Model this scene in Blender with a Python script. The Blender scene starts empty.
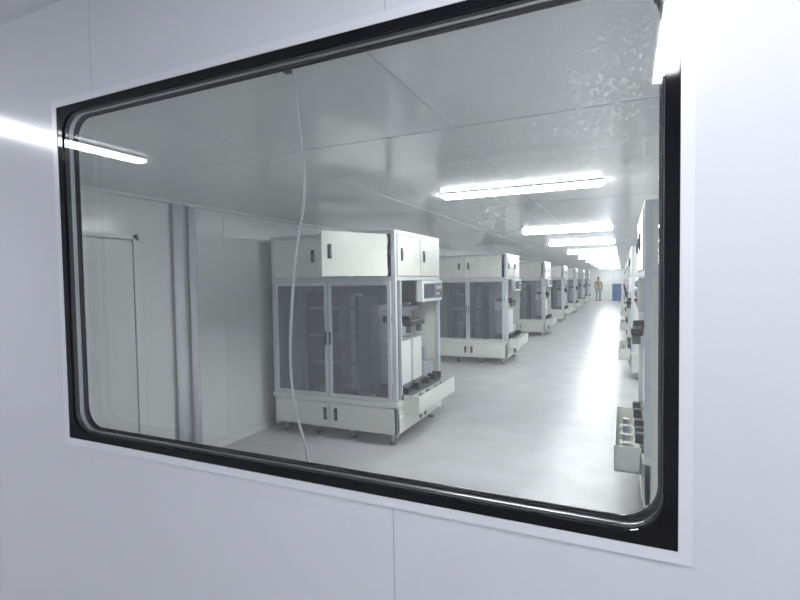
import bpy, bmesh, math, random
from mathutils import Vector, Matrix
random.seed(4)
scene=bpy.context.scene
scene.view_settings.view_transform='Standard'
scene.view_settings.look='None'
col=scene.collection

# ---------------- materials ----------------
def mat(name,color,rough=0.5,metal=0.0,emit=None,estr=0,noise=None,bump=0,spec=0.5,coat=0):
    m=bpy.data.materials.new(name); m.use_nodes=True
    nt=m.node_tree; b=nt.nodes['Principled BSDF']
    b.inputs['Base Color'].default_value=(*color,1)
    b.inputs['Roughness'].default_value=rough
    b.inputs['Metallic'].default_value=metal
    b.inputs['Specular IOR Level'].default_value=spec
    b.inputs['Coat Weight'].default_value=coat
    b.inputs['Coat Roughness'].default_value=0.08
    if emit:
        b.inputs['Emission Color'].default_value=(*emit,1)
        b.inputs['Emission Strength'].default_value=estr
    tc=nt.nodes.new('ShaderNodeTexCoord')
    if noise:
        scale,amt=noise
        n=nt.nodes.new('ShaderNodeTexNoise'); n.inputs['Scale'].default_value=scale
        n.inputs['Detail'].default_value=8; n.inputs['Roughness'].default_value=0.62
        nt.links.new(tc.outputs['Object'],n.inputs['Vector'])
        r=nt.nodes.new('ShaderNodeValToRGB')
        r.color_ramp.elements[0].position=0.32; r.color_ramp.elements[1].position=0.68
        r.color_ramp.elements[0].color=(*[c*(1-amt) for c in color],1)
        r.color_ramp.elements[1].color=(*[min(1,c*(1+amt)) for c in color],1)
        nt.links.new(n.outputs['Fac'],r.inputs['Fac'])
        nt.links.new(r.outputs['Color'],b.inputs['Base Color'])
        if bump:
            bp=nt.nodes.new('ShaderNodeBump'); bp.inputs['Strength'].default_value=bump
            bp.inputs['Distance'].default_value=0.01
            nt.links.new(n.outputs['Fac'],bp.inputs['Height'])
            nt.links.new(bp.outputs['Normal'],b.inputs['Normal'])
    return m

def glassmat(name,tint,fac_mul=1.0,haze=0.0,hazecol=(0.8,0.8,0.8),dirt=False):
    m=bpy.data.materials.new(name); m.use_nodes=True
    nt=m.node_tree; nt.nodes.clear()
    N=nt.nodes.new; L=nt.links.new
    o=N('ShaderNodeOutputMaterial')
    t=N('ShaderNodeBsdfTransparent'); t.inputs[0].default_value=(*tint,1)
    g=N('ShaderNodeBsdfGlossy'); g.inputs['Roughness'].default_value=0.02
    f=N('ShaderNodeFresnel'); f.inputs[0].default_value=1.5
    mu=N('ShaderNodeMath'); mu.operation='MULTIPLY'; mu.inputs[1].default_value=fac_mul
    L(f.outputs[0],mu.inputs[0])
    d=N('ShaderNodeBsdfDiffuse'); d.inputs[0].default_value=(*hazecol,1)
    mh=N('ShaderNodeMixShader'); mh.inputs[0].default_value=haze
    L(t.outputs[0],mh.inputs[1]); L(d.outputs[0],mh.inputs[2])
    if dirt:
        tc=N('ShaderNodeTexCoord')
        n2=N('ShaderNodeTexNoise'); n2.inputs['Scale'].default_value=150; n2.inputs['Detail'].default_value=3
        L(tc.outputs['Object'],n2.inputs['Vector'])
        r2=N('ShaderNodeMapRange'); r2.inputs[1].default_value=0.52; r2.inputs[2].default_value=0.74
        L(n2.outputs['Fac'],r2.inputs[0])
        acc=None
        for (px,pz,rad,amt) in ((-.27,1.80,.28,1.0),(.0,2.03,.26,0.9),(-.75,1.75,.45,.25)):
            vd=N('ShaderNodeVectorMath'); vd.operation='DISTANCE'; vd.inputs[1].default_value=(px,1.103,pz)
            L(tc.outputs['Object'],vd.inputs[0])
            r=N('ShaderNodeMapRange'); r.inputs[1].default_value=0; r.inputs[2].default_value=rad; r.inputs[3].default_value=amt; r.inputs[4].default_value=0
            L(vd.outputs['Value'],r.inputs[0])
            if acc is None: acc=r.outputs[0]
            else:
                a=N('ShaderNodeMath'); a.operation='ADD'; L(acc,a.inputs[0]); L(r.outputs[0],a.inputs[1]); acc=a.outputs[0]
        m1=N('ShaderNodeMath'); m1.operation='MULTIPLY'
        L(acc,m1.inputs[0]); L(r2.outputs[0],m1.inputs[1])
        m2=N('ShaderNodeMath'); m2.operation='MULTIPLY_ADD'; m2.inputs[1].default_value=0.35; m2.inputs[2].default_value=haze
        L(m1.outputs[0],m2.inputs[0]); L(m2.outputs[0],mh.inputs[0])
    mx=N('ShaderNodeMixShader')
    L(mu.outputs[0],mx.inputs[0]); L(mh.outputs[0],mx.inputs[1]); L(g.outputs[0],mx.inputs[2])
    L(mx.outputs[0],o.inputs[0])
    return m

M={}
M['wall_out']=mat('painted_steel_white',(0.79,0.80,0.84),0.13,noise=(1.2,0.012),spec=0.6)
M['wall_in']=mat('painted_steel_interior',(0.80,0.83,0.825),0.2,noise=(1.0,0.02),spec=0.6)
M['ceil_in']=mat('ceiling_panel',(0.81,0.835,0.83),0.14,noise=(0.8,0.02),spec=0.9)
M['seam']=mat('panel_seam',(0.50,0.53,0.54),0.5)
M['seam_light']=mat('panel_seam_light',(0.52,0.54,0.60),0.5)
M['floor']=mat('epoxy_floor',(0.60,0.595,0.61),0.27,noise=(2.2,0.09),bump=0.03)
M['trim']=mat('white_trim',(0.85,0.86,0.90),0.25)
M['black']=mat('black_silkscreen',(0.004,0.004,0.006),0.05,spec=0.3)
M['alu']=mat('aluminium',(0.60,0.62,0.63),0.3,metal=0.8)
M['rubber']=mat('black_rubber',(0.012,0.012,0.014),0.6,spec=0.2)
M['glass']=glassmat('window_glass',(0.965,0.98,0.975),1.6,haze=0.025,dirt=True)
M['glass2']=glassmat('window_glass_inner',(0.965,0.98,0.975),1.6)
M['lamp']=mat('lamp_diffuser',(0.9,0.9,0.9),0.4,emit=(0.97,0.985,1.0),estr=64)
M['lamp_c']=mat('lamp_diffuser_corridor',(0.9,0.9,0.9),0.4,emit=(0.95,0.965,1.0),estr=50)
M['cream']=mat('cream_paint',(0.80,0.805,0.75),0.32,noise=(3,0.012))
M['frame']=mat('machine_frame',(0.70,0.73,0.75),0.3,metal=0.3)
M['mglass']=glassmat('machine_glazing',(0.84,0.87,0.89),1.3,haze=0.10,hazecol=(0.6,0.62,0.64))
M['grey']=mat('grey_interior_panel',(0.42,0.44,0.46),0.45)
M['dgrey']=mat('dark_grey',(0.13,0.14,0.15),0.45)
M['blackp']=mat('black_plastic',(0.012,0.012,0.014),0.4)
M['white']=mat('white_plastic',(0.82,0.83,0.82),0.4)
M['screen']=mat('screen',(0.02,0.03,0.05),0.15,emit=(0.15,0.22,0.35),estr=0.15)
M['steel']=mat('steel',(0.5,0.51,0.52),0.3,metal=1)
M['cable']=mat('cable_white',(0.78,0.79,0.80),0.45)
M['red']=mat('red_button',(0.6,0.02,0.02),0.4)
M['door']=mat('door_paint',(0.78,0.81,0.80),0.3)

# ---------------- mesh helper ----------------
class MB:
    def __init__(s): s.bm=bmesh.new(); s.mats=[]
    def mi(s,k):
        if k not in s.mats: s.mats.append(k)
        return s.mats.index(k)
    def _fin(s,verts,k,mtx):
        i=s.mi(k); fs=set()
        for v in verts:
            for f in v.link_faces: fs.add(f)
        for f in fs: f.material_index=i
        if mtx: bmesh.ops.transform(s.bm,matrix=mtx,verts=list(verts))
    def box(s,x0,x1,y0,y1,z0,z1,k,bev=0,mtx=None):
        c=Matrix.Translation(((x0+x1)/2,(y0+y1)/2,(z0+z1)/2))@Matrix.Diagonal((abs(x1-x0),abs(y1-y0),abs(z1-z0),1))
        r=bmesh.ops.create_cube(s.bm,size=1,matrix=c); vs=r['verts']
        if bev:
            es=set(e for v in vs for e in v.link_edges)
            r2=bmesh.ops.bevel(s.bm,geom=list(es),offset=bev,segments=2,affect='EDGES',profile=0.5)
            vs=set(v for f in r2['faces'] for v in f.verts)
        s._fin(vs,k,mtx)
    def cyl(s,p,r,h,k,axis='Z',seg=16,r2=None,mtx=None):
        R={'Z':Matrix.Identity(4),'X':Matrix.Rotation(math.pi/2,4,'Y'),'Y':Matrix.Rotation(math.pi/2,4,'X')}[axis]
        q=bmesh.ops.create_cone(s.bm,cap_ends=True,segments=seg,radius1=r,radius2=r if r2 is None else r2,depth=h,matrix=Matrix.Translation(p)@R)
        s._fin(q['verts'],k,mtx)
    def loop_ring(s,outer,inner,y0,y1,k):
        i=s.mi(k); n=len(outer)
        V=lambda pts,y:[s.bm.verts.new((p[0],y,p[1])) for p in pts]
        of,inf,ob,ib=V(outer,y0),V(inner,y0),V(outer,y1),V(inner,y1)
        for a in range(n):
            b=(a+1)%n
            for q in ((of[a],of[b],inf[b],inf[a]),(ob[b],ob[a],ib[a],ib[b]),(inf[a],inf[b],ib[b],ib[a]),(of[b],of[a],ob[a],ob[b])):
                f=s.bm.faces.new(q); f.material_index=i
    def obj(s,name,parent=None,loc=(0,0,0),rotz=0,bevel=0):
        bmesh.ops.recalc_face_normals(s.bm,faces=s.bm.faces)
        me=bpy.data.meshes.new(name); s.bm.to_mesh(me); s.bm.free()
        for k in s.mats: me.materials.append(M[k])
        return mkobj(name,me,parent,loc,rotz,bevel)
def mkobj(name,me,parent=None,loc=(0,0,0),rotz=0,bevel=0):
    o=bpy.data.objects.new(name,me); col.objects.link(o)
    o.location=loc; o.rotation_euler=(0,0,rotz)
    if parent: o.parent=parent
    if bevel:
        b=o.modifiers.new('bevel','BEVEL'); b.width=bevel; b.segments=2; b.limit_method='ANGLE'
    return o
def empty(name,loc=(0,0,0),rotz=0):
    e=bpy.data.objects.new(name,None); col.objects.link(e); e.location=loc; e.rotation_euler=(0,0,rotz); e.empty_display_size=0.2
    return e
def rrect(x0,x1,z0,z1,r,seg=8):
    pts=[]
    for cx,cz,a0 in ((x1-r,z1-r,0),(x0+r,z1-r,90),(x0+r,z0+r,180),(x1-r,z0+r,270)):
        for i in range(seg+1):
            a=math.radians(a0+90*i/seg); pts.append((cx+r*math.cos(a),cz+r*math.sin(a)))
    return pts

# ---------------- dimensions ----------------
D=1.10; T=0.05; DI=D+T
WX0,WX1,WZ0,WZ1=-1.837,0.103,1.099,2.287
CI=2.41; CC=2.65
XL,XR=-3.70,5.6; YF=40.0
CXL,CXR,CYB=-6.0,4.0,-1.7

# window wall (with opening)
b=MB()
for (x0,x1,z0,z1) in ((CXL-.1,WX0,0,2.75),(WX1,XR+.1,0,2.75),(WX0,WX1,0,WZ0),(WX0,WX1,WZ1,2.75)):
    b.box(x0,x1,D,DI,z0,z1,'wall_out')
# vertical panel joints
for xs in (-1.642-1.15*3,-1.642-1.15*2,-1.642-1.15,1.77,2.92):
    b.box(xs-.0015,xs+.0015,D-.0006,D+.001,0,2.65,'seam_light')
b.box(-1.6435,-1.6405,D-.0006,D+.001,WZ1,2.65,'seam_light')
b.box(-.5315,-.5285,D-.0006,D+.001,0,WZ0,'seam_light'); b.box(-.5315,-.5285,D-.0006,D+.001,WZ1,2.65,'seam_light')
b.box(.62,.623,D-.0006,D+.001,0,2.65,'seam_light')
b.obj('wall_window')

# window
win=empty('window_1',(0,0,0))
b=MB(); b.loop_ring(rrect(WX0-.024,WX1+.024,WZ0-.024,WZ1+.024,.002),rrect(WX0,WX1,WZ0,WZ1,.001),D-.004,D+.01,'trim'); b.obj('outer_trim',win)
b=MB(); b.loop_ring(rrect(WX0+.0005,WX1-.0005,WZ0+.0005,WZ1-.0005,.002),rrect(WX0+.026,WX1-.026,WZ0+.026,WZ1-.026,.075),D-.002,D+.001,'black'); b.obj('silkscreen_border',win)
b=MB(); b.loop_ring(rrect(WX0+.0005,WX1-.0005,WZ0+.0005,WZ1-.0005,.002),rrect(WX0+.034,WX1-.034,WZ0+.034,WZ1-.034,.075),DI-.002,DI+.001,'black'); b.obj('inner_silkscreen_border',win)
b=MB()
o=rrect(WX0+.001,WX1-.001,WZ0+.001,WZ1-.001,.002)
b.loop_ring(o,rrect(WX0+.027,WX1-.027,WZ0+.027,WZ1-.027,.075),D+.006,D+.022,'rubber')
b.loop_ring(o,rrect(WX0+.026,WX1-.026,WZ0+.026,WZ1-.026,.075),D+.022,D+.038,'alu')
b.loop_ring(o,rrect(WX0+.029,WX1-.029,WZ0+.029,WZ1-.029,.075),D+.038,D+.044,'rubber')
b.obj('spacer_frame',win)
def pane(name,y,k):
    me=bpy.data.meshes.new(name)
    me.from_pydata([(WX0+.002,y,WZ0+.002),(WX1-.002,y,WZ0+.002),(WX1-.002,y,WZ1-.002),(WX0+.002,y,WZ1-.002)],[],[(0,1,2,3)])
    me.materials.append(M[k]); mkobj(name,me,win)
pane('outer_glass',D+.003,'glass'); pane('inner_glass',DI-.004,'glass2')

# room shell
b=MB(); b.box(CXL-.1,XR+.1,CYB-.1,YF+.1,-.1,0,'floor'); b.obj('floor')
b=MB(); b.box(XL-.1,XR+.1,DI,YF+.1,CI,CI+.06,'ceil_in')
def sm(x0,x1,y0,y1): b.box(x0,x1,y0,y1,CI-.0015,CI+.001,'seam')
for i in range(-2,6):
    x=-.77+1.15*i
    if XL<x<XR:
        w=.003 if i==0 else .0012
        sm(x-w,x+w,DI,YF)
y=2.35
while y<YF: sm(XL,XR,y-.0025,y+.0025); y+=2.65
b.obj('ceiling')
b=MB(); b.box(XL-.1,XL,DI,YF,0,CI,'wall_in')
y=3.8
while y<YF: b.box(XL-.001,XL+.001,y-.0015,y+.0015,0,CI,'seam'); y+=1.15
b.obj('wall_left')
b=MB(); b.box(XR,XR+.1,DI,YF,0,CI,'wall_in'); b.obj('wall_right')
b=MB(); b.box(XL-.1,XR+.1,YF,YF+.1,0,CI,'wall_in'); b.obj('wall_far')
b=MB(); b.box(XL,XL+.012,2.84,YF,0,.08,'wall_in'); b.box(XL,XL+.012,DI,1.86,0,.08,'wall_in'); b.obj('baseboard_left')
b=MB(); b.box(XL,XL+.03,DI,YF,CI-.03,CI,'wall_in'); b.obj('trim_1')
# corridor shell
b=MB(); b.box(CXL-.1,CXR+.1,CYB-.1,D,CC,CC+.06,'wall_out'); b.obj('ceiling_corridor')
b=MB(); b.box(CXL-.1,CXR+.1,CYB-.1,CYB,0,CC,'wall_out'); b.obj('wall_back')
b=MB(); b.box(CXL-.1,CXL,CYB,D,0,CC,'wall_out'); b.obj('wall_corridor_left')
b=MB(); b.box(CXR,CXR+.1,CYB,D,0,CC,'wall_out'); b.obj('wall_corridor_right')

# door on left wall
d=empty('door_1',(XL,0,0))
b=MB(); b.box(0,.03,1.95,2.75,.01,2.02,'door',.004); b.obj('leaf',d)
b=MB(); b.box(0,.04,1.90,1.945,0,2.07,'door'); b.box(0,.04,2.755,2.80,0,2.07,'door'); b.box(0,.04,1.90,2.80,2.03,2.07,'door'); b.obj('frame',d)
b=MB(); b.cyl((.06,2.05,1.0),.01,.06,'steel','X'); b.cyl((.085,2.11,1.0),.009,.13,'steel','Y'); b.obj('handle',d)
# rounded vertical covers (flattened half-round profiles on the wall)
b=MB()
for yy,r in ((3.2,.055),(3.36,.045)):
    b.cyl((0,yy,CI/2),r,CI-.07,'trim',seg=40)
for v in b.bm.verts: v.co.x=XL+.038+v.co.x*.45
o=b.obj('pipe_cover')
for p in o.data.polygons: p.use_smooth=len(p.vertices)==4

# ---------------- ceiling lights ----------------
def lightmesh(lx,ly,k,name):
    b=MB()
    b.box(-lx/2,lx/2,-ly/2,ly/2,-.012,0,'trim',.002)
    b.box(-lx/2+.012,lx/2-.012,-ly/2+.012,ly/2-.012,-.032,-.012,k,.003)
    bmesh.ops.recalc_face_normals(b.bm,faces=b.bm.faces)
    me=bpy.data.meshes.new(name); b.bm.to_mesh(me); b.bm.free()
    for q in b.mats: me.materials.append(M[q])
    return me
lm=lightmesh(1.32,.17,'lamp','ceiling_light')
for yy in (4.12,8.0,11.1,15.0,19.0,23.0,27.0,31.0,35.0,38.6):
    mkobj('ceiling_light',lm,None,(-.79,yy,CI-.0016))
for yy in (2.2,6.0,10,14,20,28,36):
    mkobj('ceiling_light',lm,None,(3.6,yy,CI-.0016))
lc=lightmesh(.13,1.22,'lamp_c','corridor_light')
for x,yy in ((-3.46,.1),(.19,.1),(2.9,.1)):
    mkobj('corridor_light',lc,None,(x,yy,CC))

# ---------------- machine ----------------
W,DP,H=1.51,1.27,2.16
SP=-.775
def machine_body():
    b=MB()
    P=.045
    for x in (-W,-P):
        for y in (0,DP-P):
            b.box(x,x+P,y,y+P,.10,H,'frame',.006)
    for z0,z1 in ((H-.04,H),(1.66,1.70)):
        b.box(-W+P,-P,0,P,z0,z1,'frame'); b.box(-W+P,-P,DP-P,DP,z0,z1,'frame')
        b.box(-W,-W+P,P,DP-P,z0,z1,'frame'); b.box(-P,0,P,DP-P,z0,z1,'frame')
    b.box(-W+.01,-.01,.01,DP-.01,H-.012,H-.004,'cream')
    b.box(-W+.02,-.02,.05,DP-.02,1.665,1.675,'grey')
    b.box(-W+P+.005,-.855,-.012,.01,1.705,H-.045,'cream',.004)
    b.box(-.85,-.835,0,.03,1.70,H-.04,'frame')
    b.box(-W+.005,-W+.015,P,DP-P,1.70,H-.04,'cream')
    b.box(-W+P,-P,DP-.015,DP+.004,1.70,H-.04,'cream')
    for y0,y1 in ((P+.005,.63),(.64,DP-P-.005)):
        b.box(-.012,.010,y0,y1,1.705,H-.045,'cream',.004)
    b.box(-.75,-.2,.5,.8,1.70,1.95,'dgrey',.01)
    def latch_y(x,z,yy=-.012):
        b.box(x-.02,x+.02,yy-.010,yy,z-.065,z+.065,'blackp',.005)
        b.box(x-.009,x+.009,yy-.018,yy-.010,z-.045,z+.03,'dgrey',.003)
    def latch_x(y,z,xx=.010):
        b.box(xx,xx+.010,y-.02,y+.02,z-.065,z+.065,'blackp',.005)
        b.box(xx+.010,xx+.018,y-.009,y+.009,z-.045,z+.03,'dgrey',.003)
    latch_y(-.95,1.93)
    latch_x(.14,1.92); latch_x(.74,1.92)
    def gdoor(x0,x1,z0,z1,y):
        f=.038
        b.box(x0,x0+f,y-.02,y+.005,z0,z1,'frame',.004); b.box(x1-f,x1,y-.02,y+.005,z0,z1,'frame',.004)
        b.box(x0+f,x1-f,y-.02,y+.005,z0,z0+f,'frame'); b.box(x0+f,x1-f,y-.02,y+.005,z1-f,z1,'frame')
        b.box(x0+f,x1-f,y-.010,y-.006,z0+f,z1-f,'mglass')
    gdoor(-W+P+.004,SP-.005,.455,1.655,0); gdoor(SP+.005,-P-.004,.455,1.655,0)
    b.box(SP-.035,SP-.02,-.035,-.02,1.0,1.14,'blackp',.003); b.box(SP+.02,SP+.035,-.035,-.02,1.0,1.14,'blackp',.003)
    b.box(-W+P,-P,DP-.02,DP-.002,.45,1.66,'cream')
    b.box(-W+.008,-W+.016,P,DP-P,.45,1.66,'grey')
    b.box(-.03,-.024,P,.12,.48,1.66,'mglass')
    b.box(-.045,0,.12,.145,.45,1.66,'frame')
    # base
    b.box(-W,0,0,DP,.12,.40,'cream',.006)
    b.box(-W-.012,.012,-.015,DP+.01,.40,.45,'cream',.008)
    for x0,x1 in ((-W+.03,SP-.01),(SP+.01,-.03)):
        b.box(x0,x1,-.014,.002,.14,.385,'cream',.004)
    for y0,y1 in ((.03,.62),(.64,DP-.03)):
        b.box(-.002,.014,y0,y1,.14,.30,'cream',.004)
    latch_y(SP-.06,.27,-.014); latch_y(SP+.07,.27,-.014)
    latch_x(.56,.22,.014); latch_x(.70,.22,.014)
    for x in (-W+.1,-.1,-.55,-1.0):
        for y in (.09,DP-.09):
            if x in (-.55,-1.0):
                b.box(x-.03,x+.03,y-.03,y+.03,.09,.12,'steel')
                b.cyl((x,y,.042),.042,.03,'dgrey','X',20)
                b.box(x-.024,x-.018,y-.02,y+.02,.04,.1,'steel'); b.box(x+.018,x+.024,y-.02,y+.02,.04,.1,'steel')
            else:
                b.cyl((x,y,.07),.011,.12,'steel',seg=10); b.cyl((x,y,.01),.04,.02,'dgrey',seg=20,r2=.03)
    # internals
    b.box(-W+.1,-.35,.62,.64,.45,1.60,'grey')
    b.box(-1.22,-1.19,.2,.6,.45,1.55,'dgrey'); b.box(-.52,-.49,.12,.6,.45,1.5,'dgrey')
    b.cyl((-1.0,.4,1.0),.09,1.05,'dgrey',seg=24); b.cyl((-.66,.38,1.0),.07,1.05,'white',seg=24)
    b.box(-1.42,-1.26,.15,.5,.45,1.35,'grey',.01)
    b.box(-.42,-.30,.25,1.1,.45,1.4,'grey',.01)
    for z in (.75,1.05,1.35): b.box(-1.18,-.53,.22,.26,z,z+.03,'steel')
    b.box(-.30,-.24,.1,1.2,1.30,1.36,'steel')
    b.box(-.26,.05,.22,.32,1.22,1.29,'blackp',.01); b.box(-.02,.07,.20,.60,1.19,1.25,'blackp',.01)
    b.box(.0,.06,.24,.30,1.12,1.19,'dgrey'); b.box(.0,.06,.50,.56,1.12,1.19,'dgrey')
    for y0 in (.20,.50):
        b.box(-.27,-.03,y0,y0+.24,.58,1.04,'white',.008)
        b.box(-.29,-.01,y0-.01,y0+.25,.55,.58,'dgrey')
        b.box(-.20,-.10,y0+.05,y0+.19,1.04,1.055,'grey')
    b.box(-.3,.02,.12,1.2,.45,.50,'dgrey')
    for y0 in (.16,.42,.74,.95,1.1): b.box(-.05,.05,y0,y0+.06,.50,.57,'blackp',.006)
    b.box(-.25,-.05,.84,1.15,.50,.72,'grey',.01); b.cyl((-.12,1.0,.80),.05,.16,'steel')
    # control panel
    b.box(-.04,.04,.62,DP-.02,1.42,1.655,'white',.01)
    b.box(.040,.046,.66,.98,1.46,1.62,'screen'); 
    b.box(.040,.044,1.0,1.22,1.45,1.63,'dgrey')
    for i in range(3):
        for j in range(2): b.cyl((.05,1.04+.06*i,1.50+.07*j),.014,.016,'red' if i==2 and j==0 else 'white','X',12)
    # tray
    x0,x1,y0,y1,z0,z1=.014,.185,.12,DP-.02,.32,.50
    b.box(x0,x1,y0,y1,z0,z0+.012,'cream'); b.box(x1-.012,x1,y0,y1,z0,z1,'cream',.003)
    b.box(x0,x1,y0,y0+.012,z0,z1,'cream',.003); b.box(x0,x1,y1-.012,y1,z0,z1,'cream',.003)
    b.box(x0,x0+.01,y0,y1,z0,z1-.05,'cream')
    for yy in (.35,.55,.8,1.0):
        b.box(.05,.15,yy,yy+.1,z0+.012,z0+.09,'white',.006); b.cyl((.10,yy+.05,z0+.12),.03,.06,'steel',seg=14)
    bmesh.ops.recalc_face_normals(b.bm,faces=b.bm.faces)
    me=bpy.data.meshes.new('machine_body'); b.bm.to_mesh(me); b.bm.free()
    for q in b.mats: me.materials.append(M[q])
    return me
def machine_door():
    b=MB(); w=.74
    b.box(-w,0,-.022,0,1.705,H-.045,'cream',.004)
    b.box(-w+.02,-.02,-.002,.006,1.73,H-.07,'frame',.003)
    b.box(-w+.06,-w+.10,-.032,-.022,1.865,1.995,'blackp',.005); b.box(-w+.071,-w+.089,-.04,-.032,1.885,1.96,'dgrey',.003)
    for z in (1.76,2.05): b.cyl((0,-.011,z),.012,.06,'steel',seg=12)
    bmesh.ops.recalc_face_normals(b.bm,faces=b.bm.faces)
    me=bpy.data.meshes.new('cabinet_door'); b.bm.to_mesh(me); b.bm.free()
    for q in b.mats: me.materials.append(M[q])
    return me
MBODY=machine_body(); MDOOR=machine_door()
def machine(x,y,rot=0,open_deg=0):
    e=empty('processing_machine',(x,y,0),rot)
    mkobj('body',MBODY,e)
    mkobj('cabinet_door',MDOOR,e,(-.095,0,0),math.radians(open_deg))
for i in range(7):
    machine(-2.02,4.32+5.06*i,0,64 if i==0 else 0)
for i in range(7):
    machine(.135,3.6+DP+5.06*i,math.pi,0)

# ---------------- cable ----------------
cu=bpy.data.curves.new('hanging_cable','CURVE'); cu.dimensions='3D'; cu.bevel_depth=.0042; cu.bevel_resolution=3
pts=[(-.871,1.16,2.33),(-.871,1.19,2.27),(-.874,1.2,2.188),(-.858,1.2,2.05),(-.847,1.2,1.894),(-.876,1.2,1.80),(-.892,1.2,1.72),(-.905,1.2,1.60),(-.917,1.2,1.48),(-.918,1.2,1.34),(-.895,1.2,1.23),(-.862,1.2,1.15),(-.856,1.2,1.05),(-.86,1.2,.6),(-.87,1.22,.05),(-.84,1.3,.006),(-.6,1.4,.005)]
sp=cu.splines.new('NURBS'); sp.points.add(len(pts)-1)
for p,q in zip(sp.points,pts): p.co=(*q,1)
sp.use_endpoint_u=True; sp.order_u=4
cu.materials.append(M['cable']); co=bpy.data.objects.new('hanging_cable',cu); col.objects.link(co)
b=MB(); b.box(-.883,-.863,DI,DI+.02,2.25,2.27,'blackp',.003); b.obj('cable_clip')

# ---------------- far end: worker and crates ----------------
M['yellow']=mat('ochre_jacket',(0.50,0.38,0.20),0.7); M['skin']=mat('skin',(0.55,0.33,0.24),0.5); M['hair']=mat('hair',(0.04,0.035,0.03),0.6)
M['trouser']=mat('light_trousers',(0.40,0.41,0.43),0.7); M['blue']=mat('blue_plastic',(0.16,0.26,0.50),0.4)
per=empty('person',(-1.57,38.3,0),math.radians(15))
def skin(name,verts,edges,rad,k,root=0):
    me=bpy.data.meshes.new(name); me.from_pydata(verts,edges,[]); me.materials.append(M[k])
    o=mkobj(name,me,per)
    m=o.modifiers.new('skin','SKIN'); 
    for v,r in zip(me.skin_vertices[0].data,rad): v.radius=(r,r) if not isinstance(r,tuple) else r
    me.skin_vertices[0].data[root].use_root=True
    m.use_smooth_shade=True
    s=o.modifiers.new('sub','SUBSURF'); s.levels=2; s.render_levels=2
    return o
skin('trousers',[(0,0,.95),(.09,0,.86),(.10,-.02,.48),(.11,.0,.09),(-.09,0,.86),(-.11,.03,.48),(-.12,.05,.09)],[(0,1),(1,2),(2,3),(0,4),(4,5),(5,6)],[.13,.10,.07,.05,.10,.07,.05],'trouser')
skin('jacket',[(0,0,.93),(0,0,1.15),(0,0,1.38),(0,0,1.46),(.19,0,1.38),(.24,.0,1.12),(.22,-.12,.92),(-.19,0,1.38),(-.25,.0,1.12),(-.24,-.08,.90)],[(0,1),(1,2),(2,3),(2,4),(4,5),(5,6),(2,7),(7,8),(8,9)],[(.15,.11),(.15,.11),(.14,.10),.06,.07,.055,.045,.07,.055,.045],'yellow')
skin('head',[(0,0,1.44),(0,-.005,1.52),(0,-.01,1.60),(0,0,1.68)],[(0,1),(1,2),(2,3)],[.05,.06,.085,.07],'skin')
b=MB()
b.cyl((0,.015,1.70),.085,.09,'hair',seg=20,r2=.05); b.box(-.01,.01,-.115,-.09,1.57,1.61,'skin',.004)
for s in (-1,1):
    b.box(s*.03-.01,s*.03+.01,-.098,-.085,1.615,1.627,'hair'); b.box(s*.085-.01,s*.085+.01,-.01,.03,1.57,1.63,'skin',.005)
    b.box(s*.115-.045,s*.115+.045,-.13,.12,0,.09,'hair',.02)
b.box(-.025,.025,-.098,-.085,1.545,1.553,'red'); b.obj('face_hair_shoes',per)
for s,(hx,hy,hz) in ((1,(.22,-.14,.90)),(-1,(-.24,-.09,.88))):
    V=[(hx,hy,hz),(hx,hy-.01,hz-.08)]; E=[(0,1)]; R=[.035,.035]
    for i in range(4):
        n=len(V); V+= [(hx-.03+.02*i,hy-.015,hz-.12),(hx-.03+.02*i,hy-.03,hz-.16-.006*(i%3))]; E+=[(1,n),(n,n+1)]; R+=[.009,.008]
    n=len(V); V+=[(hx-s*.045,hy-.03,hz-.06),(hx-s*.05,hy-.045,hz-.10)]; E+=[(0,n),(n,n+1)]; R+=[.011,.009]
    skin('hand',V,E,R,'skin')
b=MB()
for i in range(4):
    z=i*.31
    b.box(-.3,.3,-.22,.22,z,z+.02,'blue'); 
    for s in (-1,1):
        b.box(s*.29-.01,s*.29+.01,-.22,.22,z,z+.30,'blue'); b.box(-.3,.3,s*.21-.01,s*.21+.01,z,z+.30,'blue')
        b.box(-.32,.32,s*.225-.01,s*.225+.01,z+.27,z+.30,'blue')
b.obj('plastic_crate_stack',None,(-.35,38.6,0))
d=empty('door_2',(-.6,YF,0))
b=MB(); b.box(-.8,.8,-.04,0,0,2.1,'door',.01); b.box(-.01,.01,-.046,-.04,0,2.1,'seam'); b.obj('leaf',d)

# world
w=bpy.data.worlds.new('world'); scene.world=w; w.use_nodes=True
w.node_tree.nodes['Background'].inputs[0].default_value=(.6,.65,.7,1); w.node_tree.nodes['Background'].inputs[1].default_value=.3

# ---------------- camera ----------------
X=Vector((1068,-2,487)).normalized(); Y=Vector((222,22,-487)); Y=(Y-X*Y.dot(X)).normalized(); Z=X.cross(Y)
R=Matrix((X,Y,Z))   # rows: world axes in camera space -> camera-to-world
cam=bpy.data.cameras.new('camera'); cam.sensor_width=36; cam.lens=487/800*36; cam.clip_start=.01; cam.clip_end=200
c=bpy.data.objects.new('camera',cam); col.objects.link(c)
c.matrix_world=Matrix.Translation((0,0,1.65))@R.to_4x4()
scene.camera=c
